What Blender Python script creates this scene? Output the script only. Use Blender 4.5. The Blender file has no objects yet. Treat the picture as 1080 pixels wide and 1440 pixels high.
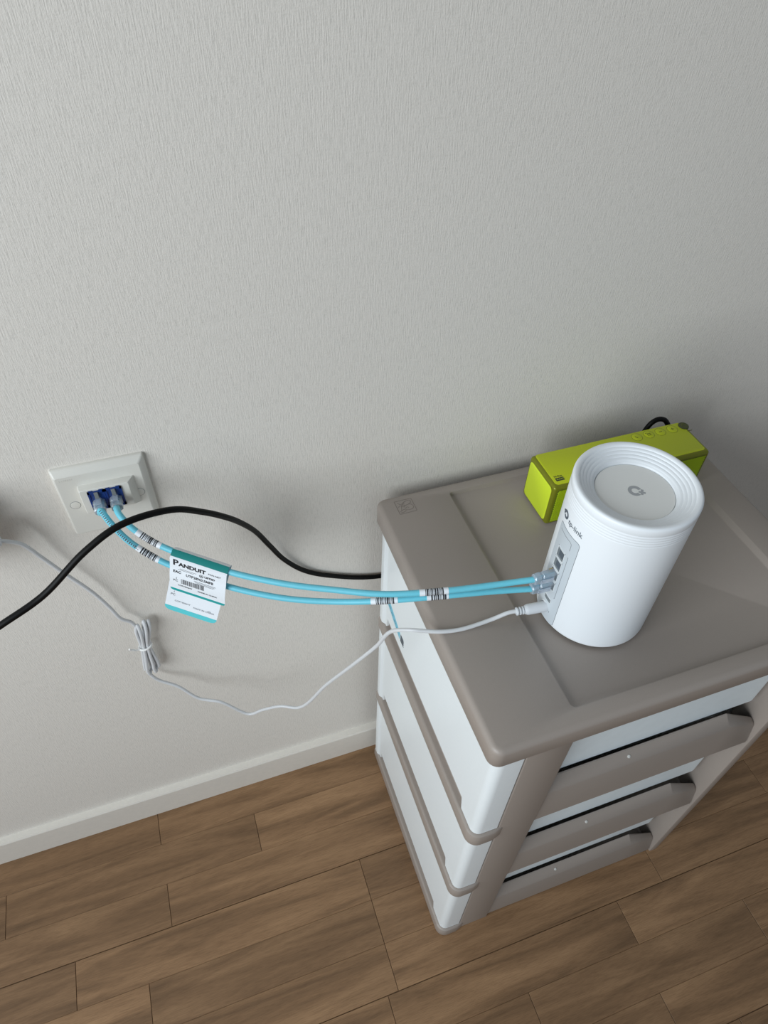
import bpy, bmesh, math, random
from mathutils import Vector, Matrix
random.seed(7)
scene = bpy.context.scene
COL = scene.collection
PI = math.pi

# ------------------------------------------------------------------ camera
YAW, PITCH, ROLL, FPX = 0.3576, 0.8131, 0.0338, 971.07
cam_data = bpy.data.cameras.new('camera')
cam = bpy.data.objects.new('camera', cam_data)
COL.objects.link(cam)
fwd = Vector((math.sin(YAW) * math.cos(PITCH), math.cos(YAW) * math.cos(PITCH), -math.sin(PITCH)))
rgt = Vector((math.cos(YAW), -math.sin(YAW), 0))
upv = rgt.cross(fwd)
cr, sr = math.cos(ROLL), math.sin(ROLL)
r2 = rgt * cr + upv * sr
u2 = upv * cr - rgt * sr
cm = Matrix((r2, u2, -fwd)).transposed().to_4x4()
cm.translation = Vector((-0.0725, -0.5485, 1.2382))
cam.matrix_world = cm
cam_data.sensor_fit = 'VERTICAL'
cam_data.sensor_height = 24.0
cam_data.lens = FPX * 24.0 / 1440.0
cam_data.clip_start = 0.01
scene.camera = cam

# ------------------------------------------------------------------ world, window light, exposure
world = bpy.data.worlds.new('world')
scene.world = world
world.use_nodes = True
bg = world.node_tree.nodes['Background']
bg.inputs[0].default_value = (0.80, 0.90, 1.0, 1)
bg.inputs[1].default_value = 0.22
ld = bpy.data.lights.new('window_daylight', 'AREA')
ld.shape = 'RECTANGLE'
ld.size, ld.size_y = 2.0, 1.3
ld.energy = 56
ld.color = (0.89, 0.955, 1.0)
lo = bpy.data.objects.new('window_daylight', ld)
COL.objects.link(lo)
lo.location = (-1.65, -1.45, 1.50)
lo.rotation_euler = (PI / 2, 0, -PI / 2)      # a window in the side wall, facing into the room (+x)
vs = scene.view_settings
vs.view_transform = 'Standard'
vs.look = 'None'
vs.exposure = 0.15
vs.gamma = 1.0
vs.use_curve_mapping = False

# ------------------------------------------------------------------ materials
def lin(c):
    c = c / 255.0
    return c / 12.92 if c <= 0.04045 else ((c + 0.055) / 1.055) ** 2.4

def rgb(r, g, b):
    return (lin(r), lin(g), lin(b), 1)

def setin(bs, names, val):
    for n in names:
        if n in bs.inputs:
            bs.inputs[n].default_value = val
            return

def mat(name, col, rough=0.5, metal=0.0, bump=0.0, bscale=900, trans=0.0, spec=None, mottle=0.0, coat=0.0):
    m = bpy.data.materials.new(name)
    m.use_nodes = True
    nt = m.node_tree
    bs = nt.nodes['Principled BSDF']
    bs.inputs['Base Color'].default_value = col
    bs.inputs['Roughness'].default_value = rough
    bs.inputs['Metallic'].default_value = metal
    setin(bs, ['Transmission Weight', 'Transmission'], trans)
    if spec is not None:
        setin(bs, ['Specular IOR Level'], spec)
    if coat:
        setin(bs, ['Coat Weight'], coat)
        setin(bs, ['Coat Roughness'], 0.12)
    tc = nt.nodes.new('ShaderNodeTexCoord')
    no = nt.nodes.new('ShaderNodeTexNoise')
    no.inputs['Scale'].default_value = bscale
    no.inputs['Detail'].default_value = 3
    nt.links.new(tc.outputs['Object'], no.inputs['Vector'])
    if bump:
        bp = nt.nodes.new('ShaderNodeBump')
        bp.inputs['Strength'].default_value = bump
        bp.inputs['Distance'].default_value = 0.001
        nt.links.new(no.outputs['Fac'], bp.inputs['Height'])
        nt.links.new(bp.outputs['Normal'], bs.inputs['Normal'])
    rp = nt.nodes.new('ShaderNodeValToRGB')
    k = mottle
    rp.color_ramp.elements[0].position = 0.3
    rp.color_ramp.elements[1].position = 0.7
    rp.color_ramp.elements[0].color = tuple(c * (1 - k) for c in col[:3]) + (1,)
    rp.color_ramp.elements[1].color = tuple(min(1, c * (1 + k)) for c in col[:3]) + (1,)
    nt.links.new(no.outputs['Fac'], rp.inputs['Fac'])
    nt.links.new(rp.outputs['Color'], bs.inputs['Base Color'])
    return m

def wall_material():
    m = bpy.data.materials.new('woven_wallpaper')
    m.use_nodes = True
    nt = m.node_tree
    N, L = nt.nodes, nt.links
    bs = N['Principled BSDF']
    bs.inputs['Roughness'].default_value = 0.75
    setin(bs, ['Specular IOR Level'], 0.25)
    tc = N.new('ShaderNodeTexCoord')
    def noise(scale, detail, sx, sz, rough=0.6):
        mp = N.new('ShaderNodeMapping')
        mp.inputs['Scale'].default_value = (sx, 1, sz)
        L.new(tc.outputs['Object'], mp.inputs['Vector'])
        n = N.new('ShaderNodeTexNoise')
        n.inputs['Scale'].default_value = scale
        n.inputs['Detail'].default_value = detail
        n.inputs['Roughness'].default_value = rough
        L.new(mp.outputs['Vector'], n.inputs['Vector'])
        return n.outputs['Fac']
    def math_(op, a, b):
        q = N.new('ShaderNodeMath')
        q.operation = op
        for i, v in enumerate((a, b)):
            if isinstance(v, (int, float)):
                q.inputs[i].default_value = v
            else:
                L.new(v, q.inputs[i])
        return q.outputs[0]
    vert = noise(100, 2, 9.0, 0.9)
    hori = noise(100, 2, 1.2, 6.0)
    fine = noise(700, 2, 1, 1)
    h = math_('ADD', math_('MULTIPLY', vert, 1.0), math_('ADD', math_('MULTIPLY', hori, 0.45), math_('MULTIPLY', fine, 0.45)))
    bp = N.new('ShaderNodeBump')
    bp.inputs['Strength'].default_value = 0.31
    bp.inputs['Distance'].default_value = 0.0012
    L.new(h, bp.inputs['Height'])
    L.new(bp.outputs['Normal'], bs.inputs['Normal'])
    rp = N.new('ShaderNodeValToRGB')
    rp.color_ramp.elements[0].position = 0.6
    rp.color_ramp.elements[1].position = 1.3 / 1.0 if False else 1.0
    rp.color_ramp.elements[0].color = rgb(212, 208, 200)
    rp.color_ramp.elements[1].color = rgb(228, 223, 215)
    L.new(h, rp.inputs['Fac'])
    L.new(rp.outputs['Color'], bs.inputs['Base Color'])
    return m

def wood_material():
    m = bpy.data.materials.new('oak_laminate')
    m.use_nodes = True
    nt = m.node_tree
    N, L = nt.nodes, nt.links
    bs = N['Principled BSDF']
    bs.inputs['Roughness'].default_value = 0.42
    setin(bs, ['Specular IOR Level'], 0.35)
    tc = N.new('ShaderNodeTexCoord')
    oi = N.new('ShaderNodeObjectInfo')
    off = N.new('ShaderNodeVectorMath')
    off.operation = 'MULTIPLY_ADD'
    L.new(oi.outputs['Random'], off.inputs[0])
    off.inputs[1].default_value = (3.7, 9.1, 5.3)
    L.new(tc.outputs['Object'], off.inputs[2])
    def noise(sc, detail, scale, dist=0.0, rough=0.6):
        mp = N.new('ShaderNodeMapping')
        mp.inputs['Scale'].default_value = sc
        L.new(off.outputs[0], mp.inputs['Vector'])
        n = N.new('ShaderNodeTexNoise')
        n.inputs['Scale'].default_value = scale
        n.inputs['Detail'].default_value = detail
        n.inputs['Distortion'].default_value = dist
        n.inputs['Roughness'].default_value = rough
        L.new(mp.outputs['Vector'], n.inputs['Vector'])
        return n.outputs['Fac']
    g1 = noise((1.3, 13, 1), 6, 3.0, 0.8, 0.55)
    g2 = noise((14, 240, 1), 3, 4.0, 0.15)
    rp = N.new('ShaderNodeValToRGB')
    e = rp.color_ramp.elements
    e[0].position = 0.3
    e[0].color = rgb(110, 84, 59)
    e[1].position = 0.72
    e[1].color = rgb(158, 124, 90)
    x = e.new(0.5)
    x.color = rgb(135, 104, 74)
    L.new(g1, rp.inputs['Fac'])
    rp2 = N.new('ShaderNodeValToRGB')
    rp2.color_ramp.elements[0].position = 0.36
    rp2.color_ramp.elements[0].color = (0.76, 0.74, 0.72, 1)
    rp2.color_ramp.elements[1].position = 0.56
    rp2.color_ramp.elements[1].color = (1, 1, 1, 1)
    L.new(g2, rp2.inputs['Fac'])
    mx = N.new('ShaderNodeMix')
    mx.data_type = 'RGBA'
    mx.blend_type = 'MULTIPLY'
    mx.inputs['Factor'].default_value = 0.8
    L.new(rp.outputs['Color'], mx.inputs['A'])
    L.new(rp2.outputs['Color'], mx.inputs['B'])
    hs = N.new('ShaderNodeHueSaturation')
    L.new(mx.outputs['Result'], hs.inputs['Color'])
    mr = N.new('ShaderNodeMapRange')
    mr.inputs['To Min'].default_value = 0.84
    mr.inputs['To Max'].default_value = 1.14
    L.new(oi.outputs['Random'], mr.inputs['Value'])
    L.new(mr.outputs['Result'], hs.inputs['Value'])
    hs.inputs['Saturation'].default_value = 0.98
    L.new(hs.outputs['Color'], bs.inputs['Base Color'])
    bp = N.new('ShaderNodeBump')
    bp.inputs['Strength'].default_value = 0.25
    bp.inputs['Distance'].default_value = 0.0006
    L.new(g2, bp.inputs['Height'])
    L.new(bp.outputs['Normal'], bs.inputs['Normal'])
    return m

M = dict(
    wall=wall_material(), wood=wood_material(),
    paint=mat('painted_skirting', rgb(226, 221, 212), 0.45, bump=0.15, bscale=140, mottle=0.02),
    taupe=mat('taupe_plastic', rgb(155, 145, 137), 0.42, bump=0.10, bscale=1800, mottle=0.03),
    taupe_dark=mat('taupe_emboss', rgb(128, 119, 112), 0.45),
    white_pl=mat('white_plastic', rgb(234, 240, 242), 0.35, bump=0.04, bscale=300, mottle=0.01),
    drawer=mat('frosted_drawer_plastic', rgb(232, 242, 246), 0.4, mottle=0.02, bscale=60),
    router=mat('matte_white_router', rgb(238, 243, 247), 0.38, mottle=0.005),
    router_disc=mat('router_disc', rgb(234, 235, 232), 0.3, mottle=0.01),
    router_panel=mat('router_panel', rgb(200, 208, 214), 0.3, mottle=0.01),
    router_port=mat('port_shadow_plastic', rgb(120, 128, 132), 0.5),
    port_frame=mat('port_frame_metal', rgb(225, 230, 232), 0.35),
    gold=mat('gold_contact', rgb(190, 170, 110), 0.3, metal=0.8),
    dark=mat('dark_rubber', rgb(34, 34, 36), 0.6),
    logo_grey=mat('logo_grey', rgb(84, 94, 104), 0.5),
    logo_light=mat('logo_silver', rgb(168, 171, 174), 0.35),
    black=mat('black_cable_rubber', rgb(7, 7, 7), 0.5, mottle=0.1, spec=0.2),
    ink=mat('printing_ink', rgb(38, 40, 46), 0.6),
    ink_grey=mat('grey_printing_ink', rgb(96, 102, 108), 0.6),
    blue=mat('aqua_cable_jacket', rgb(112, 204, 224), 0.42, mottle=0.02, bscale=200),
    clear=mat('clear_plug_plastic', rgb(228, 238, 250), 0.07, trans=0.65, coat=0.5, mottle=0.02),
    label=mat('white_paper_label', rgb(236, 242, 248), 0.5, mottle=0.01),
    teal=mat('teal_print', rgb(20, 132, 128), 0.45),
    teal_b=mat('bright_teal_print', rgb(24, 160, 160), 0.45),
    cyan=mat('cyan_print', rgb(92, 204, 212), 0.45),
    plate=mat('ivory_faceplate', rgb(222, 220, 212), 0.32, mottle=0.01),
    jack=mat('blue_jack_plastic', rgb(14, 52, 118), 0.35, mottle=0.08, bscale=400),
    chrome=mat('grey_latch_metal', rgb(150, 152, 150), 0.3, metal=0.5),
    cord=mat('white_cord', rgb(212, 214, 216), 0.45, mottle=0.01),
    cord_plug=mat('pale_grey_plug', rgb(214, 218, 222), 0.4),
    tie=mat('white_twist_tie', rgb(240, 240, 238), 0.5),
    lime=mat('lime_plastic', rgb(194, 206, 22), 0.42, mottle=0.05, bscale=1500, bump=0.05),
    lime_end=mat('bright_lime_plastic', rgb(206, 226, 48), 0.5),
    lime_edge=mat('lime_anodised_edge', rgb(128, 132, 30), 0.28, metal=0.35),
    lime_dark=mat('lime_button_ring', rgb(92, 98, 14), 0.4),
    lime_rib=mat('lime_grille_rib', rgb(166, 190, 18), 0.4),
    lime_gap=mat('lime_grille_gap', rgb(92, 104, 10), 0.5),
    power=mat('power_button_dark', rgb(66, 72, 34), 0.35),
    sticker=mat('sticker_blue', rgb(110, 190, 214), 0.4),
    dirt=mat('speck', rgb(205, 205, 200), 0.6),
)

# ------------------------------------------------------------------ mesh helpers
def mesh_obj(name, verts, faces, m, parent=None, smooth=False, flat_angle=35):
    me = bpy.data.meshes.new(name)
    me.from_pydata([tuple(v) for v in verts], [], [tuple(f) for f in faces])
    bm = bmesh.new()
    bm.from_mesh(me)
    bmesh.ops.recalc_face_normals(bm, faces=bm.faces)
    if smooth:
        for f in bm.faces:
            f.smooth = True
        lim = math.radians(flat_angle)
        for e in bm.edges:
            if len(e.link_faces) == 2 and e.calc_face_angle(0) > lim:
                e.smooth = False
    bm.to_mesh(me)
    bm.free()
    me.materials.append(m)
    o = bpy.data.objects.new(name, me)
    COL.objects.link(o)
    if parent is not None:
        attach(o, parent)
    return o

def tag(o, label, cat, group=None, kind=None):
    if label:
        o['label'] = label
    if cat:
        o['category'] = cat
    if group:
        o['group'] = group
    if kind:
        o['kind'] = kind
    return o

def thing(name, loc, label, cat, group=None):
    e = bpy.data.objects.new(name, None)
    e.empty_display_size = 0.02
    COL.objects.link(e)
    e.location = loc
    EMPTY_LOC[e.name] = Vector(loc)
    return tag(e, label, cat, group)
EMPTY_LOC = {}

def attach(o, parent):
    o.parent = parent
    root = parent
    while root.parent is not None:
        root = root.parent
    if root.name in EMPTY_LOC:
        if parent is root:
            o.matrix_parent_inverse = Matrix.Translation(-EMPTY_LOC[root.name])

class MB:
    def __init__(s):
        s.v, s.f = [], []
    def add(s, verts, faces):
        n = len(s.v)
        s.v += [tuple(v) for v in verts]
        s.f += [tuple(i + n for i in f) for f in faces]
        return s
    def box(s, x0, x1, y0, y1, z0, z1):
        V = [(x0, y0, z0), (x1, y0, z0), (x1, y1, z0), (x0, y1, z0), (x0, y0, z1), (x1, y0, z1), (x1, y1, z1), (x0, y1, z1)]
        return s.add(V, [(0, 3, 2, 1), (4, 5, 6, 7), (0, 1, 5, 4), (1, 2, 6, 5), (2, 3, 7, 6), (3, 0, 4, 7)])
    def rbox(s, x0, x1, y0, y1, z0, z1, b, seg=3):
        bm = bmesh.new()
        bmesh.ops.create_cube(bm, size=1)
        for v in bm.verts:
            v.co = Vector(((x0 + x1) / 2 + v.co.x * (x1 - x0), (y0 + y1) / 2 + v.co.y * (y1 - y0), (z0 + z1) / 2 + v.co.z * (z1 - z0)))
        bmesh.ops.bevel(bm, geom=list(bm.edges), offset=b, segments=seg, profile=0.5, affect='EDGES')
        bm.verts.index_update()
        s.add([v.co.copy() for v in bm.verts], [[v.index for v in f.verts] for f in bm.faces])
        bm.free()
        return s
    def loops(s, loops, cap0=True, cap1=True, closed=True):
        n = len(loops[0])
        base = len(s.v)
        for lp in loops:
            s.v += [tuple(p) for p in lp]
        for i in range(len(loops) - 1):
            for j in range(n if closed else n - 1):
                k = (j + 1) % n
                s.f.append((base + i * n + j, base + i * n + k, base + (i + 1) * n + k, base + (i + 1) * n + j))
        if cap0:
            s.f.append(tuple(base + j for j in reversed(range(n))))
        if cap1:
            s.f.append(tuple(base + (len(loops) - 1) * n + j for j in range(n)))
        return s
    def lathe(s, prof, c, n=64, cap0=True, cap1=True):
        L = []
        for r, z in prof:
            L.append([(c[0] + r * math.cos(2 * PI * k / n), c[1] + r * math.sin(2 * PI * k / n), c[2] + z) for k in range(n)])
        return s.loops(L, cap0, cap1)
    def axial(s, prof, p, d, n=24):
        """lathe of (radius, distance along d) starting at p"""
        d = Vector(d).normalized()
        a = d.orthogonal().normalized()
        b = d.cross(a)
        p = Vector(p)
        L = []
        for r, t in prof:
            L.append([p + d * t + (a * math.cos(2 * PI * k / n) + b * math.sin(2 * PI * k / n)) * r for k in range(n)])
        return s.loops(L)
    def tube(s, pts, r, n=12, sub=6, spline=True):
        P = spline_pts(pts, sub) if spline else [Vector(p) for p in pts]
        fr = frames(P)
        L = []
        for i, (p, t, a, b) in enumerate(fr):
            rr = r(i / (len(fr) - 1)) if callable(r) else r
            L.append([p + (a * math.cos(2 * PI * k / n) + b * math.sin(2 * PI * k / n)) * rr for k in range(n)])
        return s.loops(L)
    def obox(s, c, ax, ay, az, hx, hy, hz):
        """oriented box, half sizes"""
        c, ax, ay, az = Vector(c), Vector(ax), Vector(ay), Vector(az)
        V = []
        for k in (-1, 1):
            for (i, j) in ((-1, -1), (1, -1), (1, 1), (-1, 1)):
                V.append(c + ax * hx * i + ay * hy * j + az * hz * k)
        return s.add(V, [(0, 3, 2, 1), (4, 5, 6, 7), (0, 1, 5, 4), (1, 2, 6, 5), (2, 3, 7, 6), (3, 0, 4, 7)])
    def build(s, name, m, parent=None, smooth=False, ang=35):
        return mesh_obj(name, s.v, s.f, m, parent, smooth, ang)

def spline_pts(pts, sub=6):
    P = [Vector(p) for p in pts]
    if len(P) < 3:
        return P
    out = []
    for i in range(len(P) - 1):
        p1, p2 = P[i], P[i + 1]
        p0 = P[i - 1] if i > 0 else p1 * 2 - p2
        p3 = P[i + 2] if i + 2 < len(P) else p2 * 2 - p1
        def tk(a, b, t):
            return t + max((b - a).length, 1e-6) ** 0.5
        t0 = 0.0
        t1 = tk(p0, p1, t0)
        t2 = tk(p1, p2, t1)
        t3 = tk(p2, p3, t2)
        for k in range(sub):
            t = t1 + (t2 - t1) * k / sub
            A1 = p0 * ((t1 - t) / (t1 - t0)) + p1 * ((t - t0) / (t1 - t0))
            A2 = p1 * ((t2 - t) / (t2 - t1)) + p2 * ((t - t1) / (t2 - t1))
            A3 = p2 * ((t3 - t) / (t3 - t2)) + p3 * ((t - t2) / (t3 - t2))
            B1 = A1 * ((t2 - t) / (t2 - t0)) + A2 * ((t - t0) / (t2 - t0))
            B2 = A2 * ((t3 - t) / (t3 - t1)) + A3 * ((t - t1) / (t3 - t1))
            out.append(B1 * ((t2 - t) / (t2 - t1)) + B2 * ((t - t1) / (t2 - t1)))
    out.append(P[-1])
    return out

def frames(P):
    n = len(P)
    T = []
    for i in range(n):
        d = P[min(i + 1, n - 1)] - P[max(i - 1, 0)]
        T.append(d.normalized() if d.length > 1e-9 else Vector((1, 0, 0)))
    a = T[0].orthogonal().normalized()
    F = []
    for i in range(n):
        if i:
            q = T[i - 1].rotation_difference(T[i])
            a = q @ a
            a = (a - T[i] * a.dot(T[i])).normalized()
        F.append((P[i], T[i], a.copy(), T[i].cross(a)))
    return F

def rrect(x0, x1, y0, y1, r, z, seg=6):
    P = []
    for cx, cy, a0 in ((x1 - r, y1 - r, 0), (x0 + r, y1 - r, 90), (x0 + r, y0 + r, 180), (x1 - r, y0 + r, 270)):
        for k in range(seg + 1):
            a = math.radians(a0 + 90 * k / seg)
            P.append((cx + r * math.cos(a), cy + r * math.sin(a), z))
    return P

def text_geo(body, size, align='LEFT', bold=0.0):
    cu = bpy.data.curves.new('t', 'FONT')
    cu.body = body
    cu.size = size
    cu.align_x = align
    cu.align_y = 'CENTER'
    cu.resolution_u = 3
    cu.offset = bold
    ob = bpy.data.objects.new('t', cu)
    COL.objects.link(ob)
    bpy.context.view_layer.update()
    me = bpy.data.meshes.new_from_object(ob.evaluated_get(bpy.context.evaluated_depsgraph_get()))
    V = [tuple(v.co) for v in me.vertices]
    F = [tuple(p.vertices) for p in me.polygons]
    bpy.data.objects.remove(ob)
    bpy.data.curves.remove(cu)
    bpy.data.meshes.remove(me)
    return V, F

def put_text(mb, body, size, fn, align='LEFT', bold=0.0):
    V, F = text_geo(body, size, align, bold)
    return mb.add([fn(v[0], v[1]) for v in V], F)

# ------------------------------------------------------------------ room
def structure(o):
    o['kind'] = 'structure'
    return o

structure(MB().box(-2.6, 1.9, 0.0, 0.06, -0.02, 2.5).build('wall_back', M['wall']))
structure(MB().loops([[(x, 0, 0), (x, -0.012, 0), (x, -0.012, 0.0655), (x, -0.0105, 0.0684), (x, -0.0005, 0.0684), (x, 0, 0.0684)] for x in (-2.6, 1.9)]).build('baseboard_back', M['paint']))
floor = structure(MB().box(-2.6, 1.9, -2.6, 0.0, -0.03, -0.003).build('floor', M['wood']))
RW = 0.0645
joints = {0: [-0.272, 0.16, 0.55], 1: [-0.114, 0.30, 0.70], 2: [-0.270, 0.13, 0.52], 3: [-0.414, 0.037, 0.44, 0.86],
          4: [-0.312, 0.037, 0.38, 0.768], 5: [-0.33, 0.037, 0.502, 0.90], 6: [-0.36, 0.02, 0.413, 0.80],
          7: [-0.20, 0.22, 0.61, 1.0], 8: [-0.40, 0.0, 0.407, 0.82], 9: [-0.3, 0.1, 0.5, 0.9], 10: [-0.15, 0.28, 0.66], 11: [-0.33, 0.06, 0.45, 0.86]}
for row, js in joints.items():
    xs = sorted([-1.05, min(js) - 0.40 if min(js) - 0.40 > -1.0 else -0.8] + js + [1.15])
    y1, y0 = -row * RW, -(row + 1) * RW
    gy1 = 0.0005 if row % 3 == 0 else 0.00012
    gy0 = 0.0005 if row % 3 == 2 else 0.00012
    for i in range(len(xs) - 1):
        hx = (xs[i + 1] - xs[i]) / 2 - 0.00035
        cx = (xs[i + 1] + xs[i]) / 2
        a, b = y0 + gy0, y1 - gy1
        cy, hy = (a + b) / 2, (b - a) / 2
        ch = 0.0003
        o = MB().loops([[(-hx, -hy, -0.003), (hx, -hy, -0.003), (hx, hy, -0.003), (-hx, hy, -0.003)],
                        [(-hx, -hy, -ch), (hx, -hy, -ch), (hx, hy, -ch), (-hx, hy, -ch)],
                        [(-hx + ch, -hy + ch, 0), (hx - ch, -hy + ch, 0), (hx - ch, hy - ch, 0), (-hx + ch, hy - ch, 0)]]).build('floor_board', M['wood'], floor)
        o.location = (cx, cy, 0)

# ------------------------------------------------------------------ storage drawers
X0, X1, YB, YF, H = 0.1134, 0.5376, -0.019, -0.3439, 0.6653
LIP = 0.028
cab = thing('storage_drawers', (0.325, -0.18, 0), 'grey-brown and white plastic three-drawer storage unit standing against the wall', 'drawers')
# lid: shell of rounded-rectangle loops
REC = (0.200, 0.494, -0.325, -0.033)
RZ = H - 0.0061
L = []
def orr(ins, z, r=0.0110):
    return rrect(X0 + ins, X1 - ins, YF + ins, YB - ins, max(r - ins, 0.002), z)
L.append(orr(0.004, H - LIP + 0.012))
L.append(orr(0.004, H - LIP))
L.append(orr(0.0008, H - LIP))
L.append(orr(0.0, H - LIP + 0.001))
fr = 0.0062
for k in range(0, 7):
    a = PI / 2 * k / 6
    L.append(orr(fr * (1 - math.cos(a)), H - fr + fr * math.sin(a), 0.0110))
def rec(ins, z, r):
    return rrect(REC[0] + ins, REC[1] - ins, REC[2] + ins, REC[3] - ins, r, z)
L.append(rec(-0.001, H, 0.006))
L.append(rec(0.0004, H - 0.0006, 0.005))
def rec2(ins, ri, z, r):
    return rrect(REC[0] + ins, REC[1] - ri, REC[2] + ins, REC[3] - ins, r, z)
L.append(rec2(0.0022, 0.0040, RZ + 0.0008, 0.005))
L.append(rec2(0.004, 0.0058, RZ, 0.0045))
lid = MB().loops(L).build('lid', M['taupe'], cab, True, 40)
# inner ledge lines at the right side of the recess
# embossed maker mark
mk = MB()
def lm(x, y):
    return Vector((0.1333 + x * 0.0208, -0.0503 + y * 0.0208, H + 0.0001))
rr_ = 0.00028
sq = [(0, 0), (1, 0.03), (1.0, 1), (0, 1)]
for i in range(4):
    mk.tube([lm(*sq[i]), lm(*sq[(i + 1) % 4])], rr_, 6, spline=False)
for path in ([(0.1, 0.2), (0.35, 0.3), (0.6, 0.2), (0.85, 0.25), (0.92, 0.45), (0.75, 0.6), (0.5, 0.55), (0.4, 0.45)],
             [(0.12, 0.85), (0.3, 0.7), (0.55, 0.85), (0.8, 0.9), (0.9, 0.75), (0.72, 0.62)],
             [(0.2, 0.3), (0.3, 0.6), (0.5, 0.72)], [(0.45, 0.38), (0.6, 0.42), (0.66, 0.34)], [(0.1, 0.1), (0.3, 0.12), (0.45, 0.22)],
             [(0.08, 0.5), (0.2, 0.62), (0.34, 0.52), (0.5, 0.62)]):
    mk.tube([lm(*q) for q in path], rr_, 6, 5)
mk.build('embossed_mark', M['taupe_dark'], lid, True)

SX = 0.1232      # outer white side plane
FY = -0.3386     # front plane of posts and corner strips
BYB = -0.030     # rear of body
RT = [0.026, 0.237, 0.443]      # rail tops
RB = [0.0, 0.211, 0.417]
PT = [0.210, 0.416, 0.6245]      # white panel tops
PX0, PX1 = 0.1545, 0.2036       # left post
QX0, QX1 = 0.5077, 0.522        # right post (thin)
RSX = 0.5290

def lpath(off, cornr=0.010, yend=BYB, xend=0.1525, y_from=None, n=6):
    """plan outline of a side panel: rear -> front along the left side, round the corner, along the front"""
    P = [(SX + off, yend)]
    c = (SX + cornr, FY + cornr)
    P.append((SX + off, FY + cornr + 0.001))
    for k in range(n + 1):
        a = PI + PI / 2 * k / n
        P.append((c[0] + (cornr - off) * math.cos(a), c[1] + (cornr - off) * math.sin(a)))
    P.append((xend, FY + off))
    return P

def strip(mb, pa, pb, z0, z1):
    """wall of plan thickness between polylines pa and pb from z0 to z1"""
    n = len(pa)
    ring = [(p[0], p[1]) for p in pa] + [(p[0], p[1]) for p in reversed(pb)]
    return mb.loops([[(x, y, z0) for x, y in ring], [(x, y, z1) for x, y in ring]])

TH = 0.0030
for k in range(3):
    arch = RT[k] + 0.022
    mb = MB()
    a, b = lpath(0), lpath(TH)
    strip(mb, a, b, arch, PT[k])
    # front leg
    yl = -0.302
    a2 = [(SX, yl)] + a[1:]
    b2 = [(SX + TH, yl)] + b[1:]
    n2 = len(a2)
    ring_t = a2 + list(reversed(b2))
    a3 = [(SX, yl - 0.004)] + a[1:]
    b3 = [(SX + TH, yl - 0.004)] + b[1:]
    ring_b = a3 + list(reversed(b3))
    mb.loops([[(x, y, RT[k] + 0.0005) for x, y in ring_b], [(x, y, arch) for x, y in ring_t]])
    # rear leg with rounded notch corner
    yr = -0.052
    mb.loops([[(x, BYB, RT[k] + 0.0005), (x, yr + 0.004, RT[k] + 0.0005), (x, yr, RT[k] + 0.006), (x, yr, arch), (x, BYB, arch)] for x in (SX, SX + TH)])
    # rear moulding: raised upright strip
    mb.loops([[(x, y, z) for x, y in ((SX + 0.0005, BYB), (SX - 0.0028, BYB), (SX - 0.0034, -0.033), (SX - 0.0034, -0.040), (SX + 0.0002, -0.045))] for z in (RT[k] + 0.0005, PT[k])])
    sp = mb.build('side_panel', M['white_pl'], cab, True, 30)
    if k == 2:
        st = MB()
        st.loops([[(SX - 0.0003, -0.052, 0.515), (SX - 0.0003, -0.052, 0.500), (SX - 0.0003, -0.098, 0.484), (SX - 0.0003, -0.098, 0.497)],
                  [(SX + 0.0005, -0.052, 0.515), (SX + 0.0005, -0.052, 0.500), (SX + 0.0005, -0.098, 0.484), (SX + 0.0005, -0.098, 0.497)]])
        sk = st.build('sticker', M['sticker'], sp)
        bars = MB()
        for i in range(9):
            z = 0.4845 + i * 0.0016
            bars.box(SX - 0.0004, SX + 0.0002, -0.112 + 0.0008 * (i % 3), -0.1005, z, z + 0.0007)
        for i in range(4):
            yy = -0.056 - i * 0.0100
            bars.box(SX - 0.0005, SX + 0.0002, yy - 0.007, yy, 0.5035 - i * 0.0034, 0.5042 - i * 0.0034)
        bars.build('sticker_print', M['ink_grey'], sp)
    # right-hand side panel (plain, its outer face looks away)
    MB().rbox(RSX - 0.004, RSX, FY + 0.004, BYB, RT[k] + 0.0005, PT[k], 0.001, 2).build('side_panel', M['white_pl'], cab)
    # rail ring: open at the front between the posts
    ro = 0.0042
    out = []
    c = (SX + 0.010, FY + 0.010)
    outer = [(SX - ro, BYB + 0.001), (SX - ro, FY + 0.010)]
    for j in range(7):
        a_ = PI + PI / 2 * j / 6
        outer.append((c[0] + (0.010 + ro) * math.cos(a_), c[1] + (0.010 + ro) * math.sin(a_)))
    outer.append((0.1480, FY - ro))
    outer.append((0.1585, FY - 0.0012))
    inner = [(0.1560, FY + 0.010), (SX + 0.020, FY + 0.010), (SX + 0.010, FY + 0.020), (SX + 0.010, BYB + 0.001)]
    rb = 0.004
    def ring(ins, z):
        def sh(p):
            # move outer points inward a little (towards the body)
            return (p[0] + ins if p[0] < 0.15 else p[0], p[1] + (ins if p[1] < FY + 0.010 else 0), z)
        return [sh(p) for p in outer] + [(p[0], p[1], z) for p in inner]
    zb, zt = RB[k], RT[k]
    mb = MB().loops([ring(0.0012, zb), ring(0.0003, zb + 0.001), ring(0, zb + 0.0025), ring(0, zt - 0.004), ring(0.0008, zt - 0.0016), ring(0.0022, zt - 0.0004), ring(0.0036, zt)])
    # recessed band that shows through the arch of the side panel
    mb.box(SX + 0.0045, SX + 0.009, -0.318, BYB + 0.001, zt - 0.002, arch + 0.012)
    # right rail and back rail
    mb.box(RSX - 0.012, RSX + 0.003, FY + 0.012, BYB + 0.001, zb, zt)
    mb.box(SX + 0.009, RSX - 0.012, BYB - 0.012, BYB + 0.001, zb, zt)
    mb.build('rail', M['taupe'], cab, True, 30)

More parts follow.
